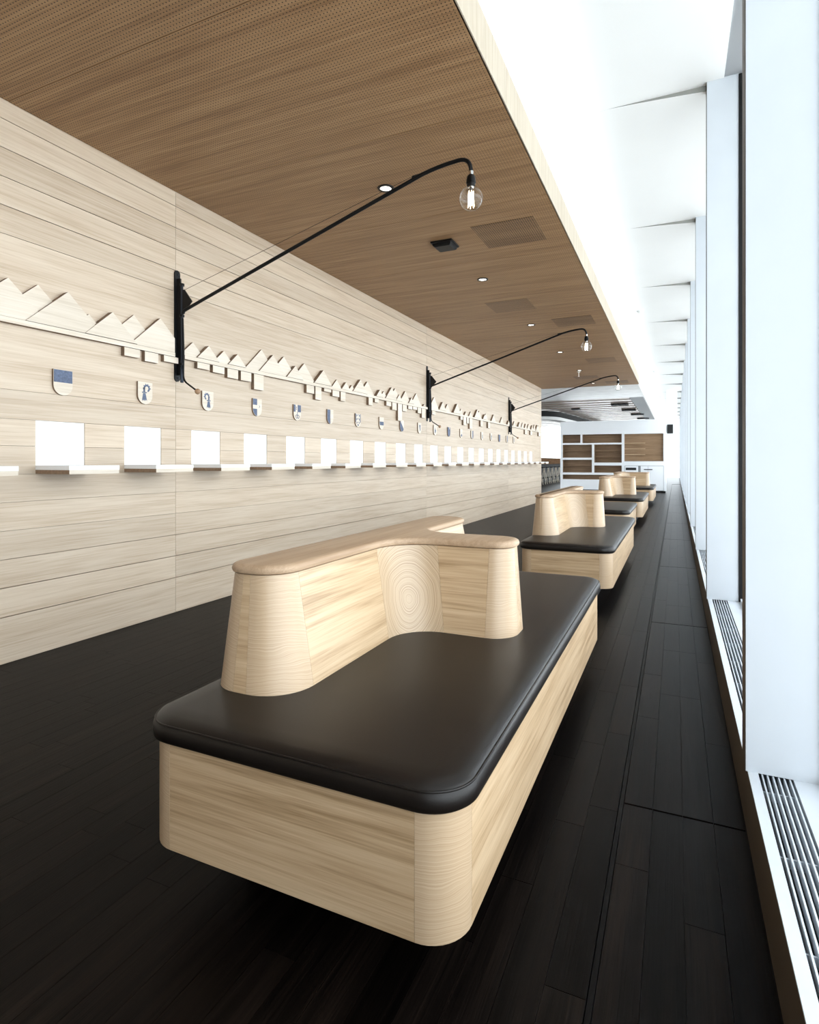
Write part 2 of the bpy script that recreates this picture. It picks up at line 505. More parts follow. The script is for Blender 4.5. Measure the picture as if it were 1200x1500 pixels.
# ------------------------------------------------------------------ benches
def outline(corners, n=8):
    """corners [(x, y, r)] anticlockwise -> list of arcs (lists of points)"""
    arcs = []
    m = len(corners)
    for i in range(m):
        p = Vector(corners[i][:2]); a = Vector(corners[i - 1][:2]); c = Vector(corners[(i + 1) % m][:2]); r = corners[i][2]
        d0 = (a - p).normalized(); d1 = (c - p).normalized()
        ang = d0.angle(d1); t = r / math.tan(ang / 2)
        t0, t1 = p + d0 * t, p + d1 * t
        cen = p + (d0 + d1).normalized() * (r / math.sin(ang / 2))
        a0 = math.atan2(t0.y - cen.y, t0.x - cen.x); a1 = math.atan2(t1.y - cen.y, t1.x - cen.x)
        da = (a1 - a0 + math.pi) % (2 * math.pi) - math.pi
        arcs.append([Vector((cen.x + r * math.cos(a0 + da * k / n), cen.y + r * math.sin(a0 + da * k / n))) for k in range(n + 1)])
    return arcs
def offset(pts, d):
    """closed anticlockwise polyline moved outwards by d"""
    m = len(pts); out = []
    for i in range(m):
        e = (pts[(i + 1) % m] - pts[i - 1]).normalized()
        out.append(pts[i] + Vector((e.y, -e.x)) * d)
    return out
def skin(parent, low, top, z0, z1, mats, names, th=0.02, gap=0.0007, hearts=None):
    """cladding pieces: every arc is a solid block, every straight run a panel"""
    m = len(low)
    for i in range(m):
        j = (i + 1) % m
        runs = [(low[i], top[i], 'arc')]
        a0, a1, b0, b1 = low[i][-1], low[j][0], top[i][-1], top[j][0]
        if (a1 - a0).length > 0.004:
            g = (a1 - a0).normalized() * gap
            runs.append(([a0 + g, a1 - g], [b0 + g, b1 - g], 'run'))
        for lo, hi, kind in runs:
            def inn(p):
                o = []
                for q in range(len(p)):
                    e = (p[min(q + 1, len(p) - 1)] - p[max(q - 1, 0)]).normalized()
                    o.append(p[q] - Vector((e.y, -e.x)) * th)
                return o
            loi, hii = inn(lo), inn(hi)
            org = Vector((0, 0, 0))
            if kind == 'arc':
                mid = (lo[len(lo) // 2] + hi[len(hi) // 2]) / 2
                org = Vector((mid.x, mid.y, z0 + (z1 - z0) * 0.42))
            sec = []
            for q in range(len(lo)):
                sec.append([(lo[q].x, lo[q].y, z0), (hi[q].x, hi[q].y, z1), (hii[q].x, hii[q].y, z1), (loi[q].x, loi[q].y, z0)])
            sec = [[tuple(Vector(p) - org) for p in s] for s in sec]
            mat = mats(i, kind); nm = names(i, kind)
            MB().rings(sec).obj(nm, mat, parent, org, smooth=25)

def bench(label, x0, x1, y0, y1, back=None):
    cx, cy = (x0 + x1) / 2, (y0 + y1) / 2
    t = thing('bench', (cx, cy, 0), label, 'bench', 'oak and leather benches down the middle of the room')
    X0, X1, Y0, Y1 = x0 - cx, x1 - cx, y0 - cy, y1 - cy
    ZB, ZT, ZS = 0.138, 0.402, 0.46
    R = 0.09
    i = 0.012
    base = outline([(X0 + i, Y0 + i, R), (X1 - i, Y0 + i, R), (X1 - i, Y1 - i, R), (X0 + i, Y1 - i, R)], 10)
    skin(t, base, base, ZB, ZT, lambda k, kind: 'oak_block' if kind == 'arc' else ('oak_x' if k in (0, 2) else 'oak_y'),
         lambda k, kind: 'corner_block' if kind == 'arc' else 'side_panel', 0.022)
    flat = [p for a in base for p in a]
    ins = offset(flat, -0.02)
    MB().rings([[(p.x, p.y, z) for p in ins] for z in (ZB + 0.004, ZB + 0.02)]).obj('bottom_board', 'blackmatt', t)
    MB().box(X0 + 0.16, X1 - 0.16, Y0 + 0.22, Y1 - 0.22, 0, ZB + 0.01).obj('plinth', 'blackmatt', t)
    co = outline([(X0, Y0, R + 0.012), (X1, Y0, R + 0.012), (X1, Y1, R + 0.012), (X0, Y1, R + 0.012)], 14)
    cf = [p for a in co for p in a]
    pr = [(-0.006, ZT), (0.002, ZT + 0.006), (0.004, ZT + 0.02), (0.003, ZT + 0.033), (-0.001, ZT + 0.043), (-0.008, ZT + 0.050), (-0.018, ZT + 0.055), (-0.035, ZS), (-0.07, ZS + 0.0015)]
    cu = MB().rings([[(p.x, p.y, z) for p in offset(cf, d)] for d, z in pr]).obj('seat_cushion', 'leather', t, smooth=60)
    pp = offset(cf, -0.003)
    MB().tube([(p.x, p.y, ZT + 0.0455) for p in pp], 0.0028, 6, closed=True).obj('piping', 'leather', cu, smooth=60)
    if not back: return t
    b = back
    def tee(xl, xr, ya, yb, xe, a0, a1, r1, rc, ra):
        return outline([(xl - cx, ya - cy, r1 * 0.75), (xr - cx, ya - cy, r1), (xr - cx, a0 - cy, rc), (xe - cx, a0 - cy, ra), (xe - cx, a1 - cy, ra), (xr - cx, a1 - cy, rc), (xr - cx, yb - cy, r1), (xl - cx, yb - cy, r1 * 0.75)], 10)
    low = tee(b['xl'] - 0.03, b['xr'] + 0.045, b['ya'] - 0.05, b['yb'] + 0.05, b['xe'] + 0.02, b['a0'] - 0.04, b['a1'] + 0.04, 0.135, 0.15, 0.10)
    top = tee(b['xl'], b['xr'] - 0.02, b['ya'], b['yb'], b['xe'], b['a0'], b['a1'], 0.095, 0.17, 0.075)
    ZK = 0.778
    br = link('backrest', None, t)
    def mt(k, kind):
        if kind == 'arc': return 'oak_ring' if k in (2, 5) else 'oak_block'
        return 'oak_x' if k in (2, 4, 3, 0, 6) else 'oak_y'
    skin(br, low, top, ZS - 0.03, ZK, mt, lambda k, kind: ('corner_block' if k in (2, 5) else 'end_block') if kind == 'arc' else 'back_panel', 0.016, hearts=(2, 5))
    tf = [p for a in top for p in a]
    pr = [(-0.003, ZK), (0.006, ZK + 0.004), (0.009, ZK + 0.012), (0.006, ZK + 0.021), (-0.002, ZK + 0.026), (-0.012, ZK + 0.028)]
    MB().rings([[(p.x, p.y, z) for p in offset(tf, d)] for d, z in pr]).obj('top_cap', 'oak_cap', br, smooth=40)
    lf = [p for a in low for p in a]
    return t

bench('wide oak bench with leather seat and forked oak backrest, farthest from the white bookcase', -1.240, -0.372, 1.045, 3.36,
      dict(xl=-1.185, xr=-0.975, ya=1.30, yb=2.90, xe=-0.545, a0=2.05, a1=2.23))
bench('narrow oak bench with leather seat and forked backrest, just before the backless bench', -1.14, -0.42, 4.55, 7.12,
      dict(xl=-1.115, xr=-0.955, ya=5.03, yb=7.0, xe=-0.645, a0=5.85, a1=6.03))
bench('low backless oak bench with dark leather seat', -1.28, -0.54, 7.95, 9.62)
bench('oak bench with leather seat and forked backrest right behind the backless bench', -1.33, -0.50, 10.6, 12.9,
      dict(xl=-1.27, xr=-1.08, ya=11.05, yb=12.6, xe=-0.70, a0=11.75, a1=11.93))
bench('oak bench with leather seat and forked backrest standing nearest the white bookcase', -1.50, -0.48, 15.0, 17.3,
      dict(xl=-1.43, xr=-1.23, ya=15.45, yb=17.0, xe=-0.62, a0=16.1, a1=16.3))

# ------------------------------------------------------------------ wall shelves and white panels
def shield_word(k):
    return {0: 'half-blue shield', 1: 'blue crozier shield whose hook turns right', 2: 'blue crozier shield whose hook turns left', 3: 'quartered blue shield', 4: 'key shield'}.get(k)
for k in KS:
    n0, n1 = NICHE(k)
    wd = shield_word(k)
    lab = 'white-topped oak wall shelf below the ' + wd if wd else 'small white-topped oak shelf in the long row on the oak wall'
    t = thing('wall_shelf', (WX, n0, 1.026), lab, 'shelf', 'shelves along the oak wall')
    MB().box(0, 0.289, 0, 0.312, 0, 0.0225).obj('oak_board', 'relief_oak', t, edge='end_grain')
    MB().box(0, 0.290, -0.001, 0.313, 0.0228, 0.047).obj('white_top', 'card', t)
    if k in KP:
        lab = 'white square panel set in the wall below the ' + wd if wd else 'white square panel set in the oak wall above its shelf'
        p = MB().box(-0.015, 0, 0.001, 0.302, 0.0, 0.256).obj('wall_panel', 'card', None, (WX - 0.006, n0, 1.0735))
        tag(p, lab, 'panel', 'white panels along the oak wall')

# ------------------------------------------------------------------ shields
def ushape(w, h, n=14):
    r = w / 2
    return [(-w / 2, h), (-w / 2, r)] + [(r * math.cos(math.pi + math.pi * i / n), r + r * math.sin(math.pi + math.pi * i / n)) for i in range(1, n)] + [(w / 2, r), (w / 2, h)]
SW, SH = 0.118, 0.15
def clip_half(pts, left=True):
    return pts
def emb(k):
    """blue figures in shield coordinates (x right as seen, z up): list of polygons"""
    w, h, r = SW / 2 - 0.002, SH - 0.002, SW / 2
    arc = lambda a0, a1, n=8, rr=r - 0.002: [(rr * math.cos(math.radians(a0 + (a1 - a0) * i / n)), r + rr * math.sin(math.radians(a0 + (a1 - a0) * i / n))) for i in range(n + 1)]
    def crozier(s):
        out = []
        c = (0.012 * s, 0.108); ro, ri = 0.026, 0.014
        a = [(c[0] + s * ro * math.cos(math.radians(t)), c[1] + ro * math.sin(math.radians(t))) for t in range(190, -71, -20)]
        b_ = [(c[0] + s * ri * math.cos(math.radians(t)), c[1] + ri * math.sin(math.radians(t))) for t in range(-70, 191, 20)]
        out.append(a + b_)
        out.append([(-0.017 * s, 0.112), (-0.002 * s, 0.112), (-0.001 * s, 0.082), (-0.016 * s, 0.082)])
        out.append([(-0.027 * s, 0.083), (0.012 * s, 0.083), (0.012 * s, 0.076), (-0.027 * s, 0.076)])
        out.append([(-0.018 * s, 0.074), (0.002 * s, 0.074), (0.014 * s, 0.022), (0.005 * s, 0.032), (-0.004 * s, 0.020), (-0.010 * s, 0.032), (-0.020 * s, 0.020)][::1])
        out.append([(-0.018 * s, 0.074), (-0.020 * s, 0.020), (-0.026 * s, 0.030)])
        for t in range(0, 181, 36):
            q = math.radians(t)
            out.append([(c[0] + s * (ro + 0.008) * math.cos(q), c[1] + (ro + 0.008) * math.sin(q)), (c[0] + s * ro * math.cos(q + 0.2), c[1] + ro * math.sin(q + 0.2)), (c[0] + s * ro * math.cos(q - 0.2), c[1] + ro * math.sin(q - 0.2))])
        return out
    L_half = [(-w, h), (-0.001, h), (-0.001, 0.002)] + arc(268, 182)
    R_half = [(0.001, h), (w, h)] + arc(-2, -88)[0:] + [(0.001, 0.002)]
    if k in (0, -2): return [[(-w, h), (w, h), (w, 0.075), (-w, 0.075)]]
    if k == 1: return crozier(1)
    if k == 2: return crozier(-1)
    if k == 3: return [[(-w, h), (-0.004, h), (-0.004, 0.095), (-w, 0.095)], [(-w, 0.062), (-0.004, 0.062), (-0.004, 0.002)] + arc(266, 182),
                       [(0.02, 0.10), (0.035, 0.085), (0.02, 0.07), (0.028, 0.085)]]
    if k == 4:
        key = [[(-w, h), (-0.03, h), (-0.03, 0.08), (-w, 0.08)], [(0.004, h), (w, h), (w, 0.08), (0.004, 0.08)], [(-0.022, h - 0.012), (-0.006, h - 0.03), (-0.022, h - 0.03)], [(-0.022, 0.118), (-0.006, 0.1), (-0.022, 0.1)], [(-0.004, 0.08), (0.004, 0.08), (0.004, 0.05), (-0.004, 0.05)]]
        for cx_ in (-0.014, 0.014):
            key.append([(cx_ + 0.017 * math.cos(t * 0.5236), 0.036 + 0.019 * math.sin(t * 0.5236)) for t in range(0, 13)] + [(cx_ + 0.011 * math.cos(t * 0.5236), 0.036 + 0.013 * math.sin(t * 0.5236)) for t in range(12, -1, -1)])
        return key
    if k in (5, -1): return [L_half]
    if k == 6:
        o = [[(-w, h), (-w + 0.014, h), (-w + 0.014, 0.05), (-w, 0.05)], [(w - 0.014, h), (w, h), (w, 0.05), (w - 0.014, 0.05)]]
        for i in range(3):
            z = 0.128 - i * 0.042
            o += [[(-0.034, z + 0.014), (-0.012, z), (-0.034, z - 0.014)], [(0.034, z + 0.014), (0.034, z - 0.014), (0.012, z)], [(-0.018, z + 0.015), (0.018, z + 0.015), (0, z + 0.004)]]
        return o + [[(-0.02, 0.022), (0, 0.008), (0.02, 0.022), (0, 0.034)]]
    if k == 7: return [[(-w + 0.006, 0.095), (w - 0.004, 0.095), (w - 0.004, 0.05), (-w + 0.008, 0.05)]]
    if k == 8: return [[(-w, h), (0.05, 0.04)] + arc(-30, -178, 12)]
    if k == 9: return [[(-0.02, 0.12), (0.03, 0.12), (0.022, 0.08), (0.028, 0.05), (0.005, 0.03), (-0.004, 0.07)]]
    if k == 10: return [[(-0.024, 0.06), (0.0, 0.12), (0.012, 0.085), (0.03, 0.07), (0.012, 0.03)], [(-0.02, 0.05), (0.0, 0.04), (-0.01, 0.02)]]
    if k == 11: return [[(-w, h), (0.01, h), (0.01, 0.118), (0.035, 0.118), (0.035, h), (w, h), (w, r)] + arc(-4, -176, 14) + [(-w, r)]]
    if k == 12: return [[(-0.03, 0.04), (0.03, 0.075), (0.045, 0.04), (0.01, 0.014)]]
    if k == 13: return [R_half]
    if k == 14: return [[(0.0, 0.1), (0.03, 0.11), (0.035, 0.03), (0.0, 0.03)]]
    if k == 15: return [[(-0.01, 0.12), (0.04, 0.1), (0.02, 0.06), (0.04, 0.03), (-0.01, 0.03)]]
    if k == 16: return [[(-w, h), (w, h), (w, r)] + arc(-4, -176, 14) + [(-w, r)]]
    if k == 17: return [R_half]
    return [[(-0.01, 0.13), (0.03, 0.12), (0.03, 0.04), (-0.01, 0.03)]]
SHL = {0: 'shield with a blue upper half', 1: 'shield with a blue crozier, its hook curling right', 2: 'shield with a blue crozier, its hook curling left',
       3: 'shield with two blue quarters and a pale cross', 4: 'shield with a key on blue and pale ground', 5: 'shield split blue and pale, next to the key shield',
       6: 'shield with a dense blue lattice pattern', 7: 'shield with a single blue bar', 8: 'shield with a blue wedge below a diagonal', 9: 'shield with a small dark blue beast',
       10: 'shield with a blue figure under the bracket of a wall lamp', 11: 'almost wholly blue shield with a pale canton', 16: 'wholly blue shield far along the oak wall'}
sh_mesh = MB().prism(ushape(SW, SH), 'X', 0, 0.014).mesh('plate', 'relief_oak', edge='edge')
for k in range(-2, 19):
    yy = 2.260 + 0.583 * k
    t = thing('shield', (WX, yy, 1.486), 'pale oak ' + SHL[k] if k in SHL else 'small pale oak shield with a blue figure on the oak wall', 'shield', 'heraldic shields along the oak wall')
    link('plate', sh_mesh, t)
    e = MB()
    for poly in emb(k):
        e.prism(poly, 'X', 0.0141, 0.0150)
    e.obj('emblem', 'blue', t)

# ------------------------------------------------------------------ mountain relief: ridge strip, peaks above it, bars below it
def uy(px, py, X):
    """pixel on the wall -> (Y, Z) on the plane X, used as a measuring table for the relief"""
    u, v = (px - 600) / F, (675 - py) / F
    dx, dy = u * math.cos(YAW) - math.sin(YAW), u * math.sin(YAW) + math.cos(YAW)
    t = X / dx
    return dy * t, 1.1 + v * t
PEAKS = [(12, 406.7), (57.3, 416.7), (98.7, 428), (131, 460), (163.3, 457.5), (198.3, 461), (235, 466.3), (284, 501.3), (305, 507), (328.7, 514), (347, 519), (385, 512), (400, 520), (417, 522.4),
         (432, 536), (446.7, 532.3), (472.7, 542.4), (495, 556), (507, 560), (516.7, 564), (527.7, 556), (539, 559), (555.7, 571), (563.8, 573), (573.8, 567.5), (580, 569), (584.6, 578), (594.6, 573),
         (602, 582.5), (611, 576.4), (621.7, 592), (637, 582), (648.3, 589), (656, 592), (669, 591.5), (676.7, 599), (682.7, 603), (690.4, 603), (699, 600), (702.5, 602), (709.6, 607), (713, 606),
         (723.3, 607.4), (736, 611), (745, 616), (754, 617), (760.7, 618.4), (766.6, 619.3), (770.4, 620.7), (775, 621), (779.6, 623), (783.4, 622), (786.7, 622.5), (789.4, 623)]
BARS = [(182, 205, 520.5), (212, 231.6, 528.7), (240, 261, 529), (289, 307, 539), (311.7, 328.7, 545), (333, 348.7, 552.7), (352.7, 368, 556.7), (372, 386, 570), (449, 460, 575), (462, 470.7, 585),
        (474.7, 485, 573), (487, 497, 580), (499, 506, 587), (540, 546, 593), (549, 555, 589), (566, 573, 594), (574.6, 581, 600), (583, 589, 616), (590, 596, 602), (598, 604, 598.7), (605, 611, 599.6),
        (612, 617, 605), (618, 623, 611.7), (633, 638, 607), (674.6, 678, 614.6), (679, 683, 622.5), (684, 687, 620), (688, 692, 628), (704, 707.5, 624.6), (715, 718, 627), (769, 772.6, 636), (777, 779.6, 637), (789, 792, 639)]
ZR = 1.877
secs = [(YB + 0.2, 3.085, 'pale oak relief of three tall mountain peaks over a ridge strip'),
        (3.175, 7.75, 'long pale oak relief of many mountain peaks and hanging blocks between two wall lamps'),
        (7.85, 12.30, 'pale oak relief of crowded small peaks and blocks'),
        (12.39, YE - 0.05, 'short pale oak relief of narrow peaks at the far end of the oak wall')]
reliefs = []
for a, e, lab in secs:
    t = thing('mountain_relief', (WX, (a + e) / 2, ZR), lab, 'wall relief', 'mountain reliefs along the oak wall')
    h = (e - a) / 2
    MB().box(0, 0.034, -h, h, -0.031, -0.002).obj('ridge_strip', 'relief_oak', t, edge='edge')
    reliefs.append((a, e, t))
def sec(yv):
    for a, e, t in reliefs:
        if a - 0.05 <= yv <= e + 0.05: return a, e, t
    return None
THK = [0.030, 0.020, 0.036, 0.024, 0.040, 0.016]
pk = [uy(px, py, WX + 0.03) for px, py in PEAKS]
pk += [(1.62, 2.10), (1.35, 2.05), (1.05, 2.14)]
for i, (py_, pz) in enumerate(pk):
    s = sec(py_)
    if not s: continue
    a, e, t = s
    hb = (pz - ZR) / 0.9
    oy, oz = (a + e) / 2, ZR
    l, r_ = max(py_ - hb, a), min(py_ + hb, e)
    pts = [(l - oy, 0), (r_ - oy, 0)]
    if r_ < py_ + hb: pts.append((r_ - oy, (py_ + hb - r_) * 0.9))
    pts.append((py_ - oy, pz - oz))
    if l > py_ - hb: pts.append((l - oy, (l - py_ + hb) * 0.9))
    MB().prism(pts, 'X', 0, THK[i % 6] + 0.0006 * (i % 5)).obj('peak', 'relief_oak', t, edge='edge')
for i, (xa_, xb_, yb_) in enumerate(BARS):
    y0_, z0_ = uy(xa_, yb_, WX + 0.03)
    y1_, _ = uy(xb_, yb_, WX + 0.03)
    s = sec((y0_ + y1_) / 2)
    if not s: continue
    a, e, t = s
    z0_ = min(z0_, ZR - 0.045)
    MB().box(0, 0.032, y0_ - (a + e) / 2, y1_ - (a + e) / 2, z0_ - ZR, -0.034).obj('block', 'relief_oak', t, edge='edge')

# ------------------------------------------------------------------ swing-arm wall lamps
def arc_path(p0, p1, p2, n=8):
    P0, P1, P2 = Vector(p0), Vector(p1), Vector(p2)
    return [tuple((1 - s) ** 2 * P0 + 2 * s * (1 - s) * P1 + s * s * P2) for s in [i / n for i in range(n + 1)]]
def lamp():
    t = thing('wall_lamp', (WX, 0, 0), 'x', 'lamp', 'swing-arm lamps on the oak wall')
    # coordinates: x away from the wall, z absolute height
    n = 10
    capo = lambda z0, z1, w: [(-w, z0 + w), *[(w * math.cos(math.pi + math.pi * i / n), z0 + w + w * math.sin(math.pi + math.pi * i / n)) for i in range(1, n)], (w, z0 + w), (w, z1 - w), *[(w * math.cos(math.pi * i / n), z1 - w + w * math.sin(math.pi * i / n)) for i in range(1, n)], (-w, z1 - w)]
    mp = MB().prism(capo(1.675, 2.483, 0.026), 'X', 0, 0.008).obj('mount_plate', 'black', t, smooth=40)
    for z in (2.45, 2.40, 2.37, 1.70):
        MB().lathe([(0.006, 0), (0.006, 0.004), (0.003, 0.006)], n=10).obj('screw', 'bluesteel', mp, (0.012, 0.006, z))
    MB().box(0.008, 0.040, -0.006, 0.006, 1.72, 2.42).obj('bracket_web', 'black', t)
    MB().lathe([(0.010, 1.665), (0.0125, 1.67), (0.0125, 1.76), (0.009, 1.765), (0.009, 2.38), (0.006, 2.385)], (0.052, 0, 0), 14).obj('pivot_rod', 'bluesteel', t, smooth=40)
    for z in (2.365, 2.14, 1.79):
        MB().lathe([(0.017, z), (0.017, z + 0.016)], (0.052, 0, 0), 14).obj('pivot_collar', 'black', t, smooth=40)
    MB().prism([(0.060, 2.155), (0.075, 2.175), (0.150, 2.243), (0.078, 2.335), (0.060, 2.335)], 'Y', -0.004, 0.004).obj('gusset', 'black', t)
    path = [(0.062, 0, 2.165), (0.075, 0, 2.185)] + [(0.245, 0, 2.241), (1.945, 0, 2.782)] + arc_path((1.98, 0, 2.790), (2.05, 0, 2.806), (2.12, 0, 2.812), 4) + arc_path((2.17, 0, 2.816), (2.247, 0, 2.82), (2.247, 0, 2.735), 8)
    MB().tube(path, 0.0115, 12).obj('arm', 'black', t, smooth=40)
    MB().prism([(1.88, 2.762), (1.88, 2.786), (2.0, 2.796), (1.99, 2.785)], 'Y', -0.003, 0.003).obj('cable_lug', 'black', t)
    MB().tube([(0.075, 0, 2.333), (1.885, 0, 2.783)], 0.0013, 6).obj('tension_cable', 'black', t)
    # the handle rod under the plate
    MB().tube([(0.060, 0, 2.13), (0.068, 0, 1.9), (0.066, 0, 1.75)] + arc_path((0.066, 0, 1.72), (0.068, 0, 1.675), (0.105, 0, 1.655), 6) + [(0.19, 0, 1.602)], 0.0065, 10).obj('handle_rod', 'black', t, smooth=40)
    MB().lathe([(0.001, -0.021), (0.010, -0.0185), (0.018, -0.0105), (0.021, 0), (0.018, 0.0105), (0.010, 0.0185), (0.001, 0.021)], n=18).obj('handle_ball', 'ball', t, (0.202, 0, 1.594), smooth=60)
    tip = (2.247, 0, 0)
    MB().lathe([(0.0135, 2.717), (0.0135, 2.738)], tip, 14).obj('ferrule', 'chrome', t, smooth=40)
    so = MB().lathe([(0.014, 2.718), (0.022, 2.71), (0.026, 2.69), (0.028, 2.672), (0.024, 2.668), (0.024, 2.655), (0.018, 2.652)], tip, 18).obj('socket', 'black', t, smooth=40)
    r = 0.0675; zc = 2.585
    prof = [(0.018, 2.662), (0.020, 2.652)] + [(r * math.sin(math.radians(a)), zc + r * math.cos(math.radians(a))) for a in range(20, 180, 10)] + [(0.001, zc - r)]
    bu = MB().lathe(prof, tip, 28, cap0=False).obj('bulb', 'bulbglass', t, smooth=80)
    MB().lathe([(0.017, 2.663), (0.017, 2.645), (0.012, 2.640)], tip, 14).obj('bulb_cap', 'chrome', bu, smooth=40)
    MB().lathe([(0.008, 2.645), (0.006, 2.628), (0.004, 2.622)], tip, 10).obj('glass_stem', 'bulbglass', bu, smooth=40)
    f = MB()
    for i in range(6):
        a = i * math.pi / 3
        c, s = math.cos(a), math.sin(a)
        f.tube([(tip[0] + 0.014 * c, 0.014 * s, 2.624), (tip[0] + 0.018 * c, 0.018 * s, 2.535)], 0.0011, 6)
    f.obj('filament', 'filament', bu)
    return t
L0 = lamp()
LL = ['black swing-arm wall lamp with globe bulb between the three-peak relief and the long relief',
      'black swing-arm wall lamp with globe bulb between the long relief and the crowded small peaks',
      'black swing-arm wall lamp with globe bulb nearest the far end of the oak wall']
for i, y in enumerate((3.13, 7.80, 12.36)):
    o = L0 if i == 0 else copy_tree(L0, None)
    o.location = (WX, y, 0)
    o['label'] = LL[i]

# ------------------------------------------------------------------ ceiling fittings
for i in range(6):
    y = 3.70 + i * 2.295
    lab = 'round recessed downlight with dark rim ' + ('just before the black sensor box', 'just past the black sensor box', 'farther along the oak ceiling')[min(i, 2)]
    t = thing('downlight', (-1.885, y, CZ), lab, 'light', 'downlights in the oak ceiling')
    MB().lathe([(0.040, 0.0), (0.040, -0.007), (0.056, -0.007), (0.060, 0.0)], n=28, cap0=False, cap1=False).obj('rim', 'black', t, smooth=40)
    MB().lathe([(0.001, -0.0015), (0.040, -0.0015), (0.040, 0.0)], n=28).obj('lens', 'downlight', t)
t = thing('ceiling_sensor', (-1.885, 4.87, CZ), 'black square sensor box fixed under the oak ceiling', 'sensor')
MB().prism([(-0.1, 0), (0.1, 0), (0.1, -0.014), (0.094, -0.016), (-0.094, -0.016), (-0.1, -0.014)], 'Y', -0.1, 0.1).obj('base_plate', 'black', t)
MB().rings([[(sx * s, sy * s, z) for sx, sy in ((-1, -1), (1, -1), (1, 1), (-1, 1))] for s, z in ((0.086, -0.016), (0.084, -0.034), (0.070, -0.045))]).obj('cover', 'black', t)
for i, (vx, vy, lab) in enumerate(((-1.295, 4.877, 'square perforated vent in the oak ceiling beside the black sensor box'), (-1.885, 7.175, None), (-1.295, 8.33, None), (-1.315, 11.765, None), (-1.90, 14.05, None), (-1.32, 15.2, None))):
    t = thing('ceiling_vent', (vx, vy, CZ), lab or ('square perforated vent in the oak ceiling, in line with the downlights' if vx < -1.6 else 'square perforated ceiling vent near the pale fascia, away from the sensor box'), 'vent', 'perforated vents in the oak ceiling')
    MB().box(-0.262, 0.262, -0.265, 0.265, -0.002, 0.0).obj('perforated_plate', 'vent_oak', t)
t = thing('sprinkler', (-1.93, 13.1, CZ), 'small white pendant sprinkler under the oak ceiling', 'sprinkler')
MB().lathe([(0.04, 0), (0.04, -0.006), (0.012, -0.01), (0.007, -0.02), (0.007, -0.10), (0.02, -0.102), (0.02, -0.106)], n=16).obj('pendant', 'white_lacquer', t, smooth=40)
for y in (10.2, 17.2, 24.2):
    t = thing('smoke_detector', (-0.53, y, WZ), 'round white smoke detector on the white ceiling', 'detector', 'smoke detectors on the white ceiling')
    MB().lathe([(0.055, 0.0), (0.055, -0.018), (0.048, -0.026)], n=24).obj('base', 'white', t, smooth=40)
    MB().lathe([(0.036, -0.026), (0.036, -0.05), (0.02, -0.058), (0.001, -0.058)], n=20).obj('chamber', 'white', t, smooth=40)

# ------------------------------------------------------------------ metal slat ceiling beyond the oak room
sc = struct(MB().box(-14, -0.87, 15.9, 34, 3.16, 3.3).obj('ceiling_metal', 'blackmatt'))
y = 15.88
while y < 19.0:
    MB().box(-9, -0.88, y, y + 0.285, 3.05, 3.062).obj('slat', 'slat_light', sc); y += 0.29
y = 19.02
while y < 33.5:
    MB().box(-9, -1.32, y, y + 0.50, 3.06, 3.10).obj('slat', 'slat_dark', sc)
    y += 0.80
MB().box(-1.30, -0.87, 19.02, 33.5, 3.05, 3.10).obj('edge_panel', 'alu_dark', sc)
for i, (sx, sy, ln) in enumerate(((-1.75, 21.2, 0.55), (-1.62, 23.6, 0.5), (-1.45, 26.0, 0.5), (-1.35, 28.6, 0.5), (-3.4, 22.4, 0.3))):
    t = MB().box(-ln / 2, ln / 2, -0.18, 0.18, -0.05, 0).obj('ceiling_spot_box', 'black', None, (sx, sy, 3.06))
    tag(t, 'dark box fitting under the bronze slat ceiling', 'fitting', 'box fittings under the slat ceiling')
struct(MB().box(-0.9, -0.86, 15.88, 33.5, 3.045, 3.30).obj('trim_33', 'white'))

# curved black-rimmed bulkhead over the bar
t = thing('bulkhead', (-4.5, 23.0, 2.7), 'curved white bulkhead with black rim over the bar', 'bulkhead')
path = [(-4.5, -0.9), (-1.2, -0.6)] + [tuple(p)[:2] for p in arc_path((-0.6, -0.55, 0), (0.25, -0.45, 0), (0.35, 0.5, 0), 8)] + [(0.55, 2.6), (0.8, 5.6), (0.95, 9)]
def band(path, z0, z1, th):
    mb = MB(); rs = []
    for i, p in enumerate(path):
        a, b_ = Vector(path[max(i - 1, 0)]), Vector(path[min(i + 1, len(path) - 1)])
        d = (b_ - a).normalized(); nrm = Vector((d.y, -d.x)) * th
        q = Vector(p)
        rs.append([(q.x, q.y, z0), (q.x, q.y, z1), (q.x - nrm.x, q.y - nrm.y, z1), (q.x - nrm.x, q.y - nrm.y, z0)])
    return mb.rings(rs)
band(path, 0.12, 0.33, 0.12).obj('rim', 'blackmatt', t, smooth=40)
band(path, 0.0, 0.12, 0.4).obj('soffit_band', 'white', t, smooth=40)

# ------------------------------------------------------------------ white bookcase at the end of the seating area
BX0, BX1, BZ, BY, BD = -3.864, -0.298, 2.53, 21.75, 0.42
t = thing('bookcase', ((BX0 + BX1) / 2, BY, 0), 'wide white bookcase with oak-lined compartments and cupboard doors', 'bookcase')
ox = (BX0 + BX1) / 2
OPEN = [(-3.778, -3.148, 1.751, 2.053), (-3.075, -1.733, 1.742, 2.053), (-3.778, -2.746, 1.213, 1.684), (-2.664, -1.733, 1.035, 1.684), (-3.778, -2.746, 0.675, 1.138), (-2.664, -1.733, 0.675, 0.932), (-3.778, -1.733, 0.426, 0.597), (-1.65, -0.382, 1.082, 2.045)]
xs = sorted({BX0, BX1, *[o[0] for o in OPEN], *[o[1] for o in OPEN]})
zs = sorted({0.06, BZ, *[o[2] for o in OPEN], *[o[3] for o in OPEN]})
mb = MB()
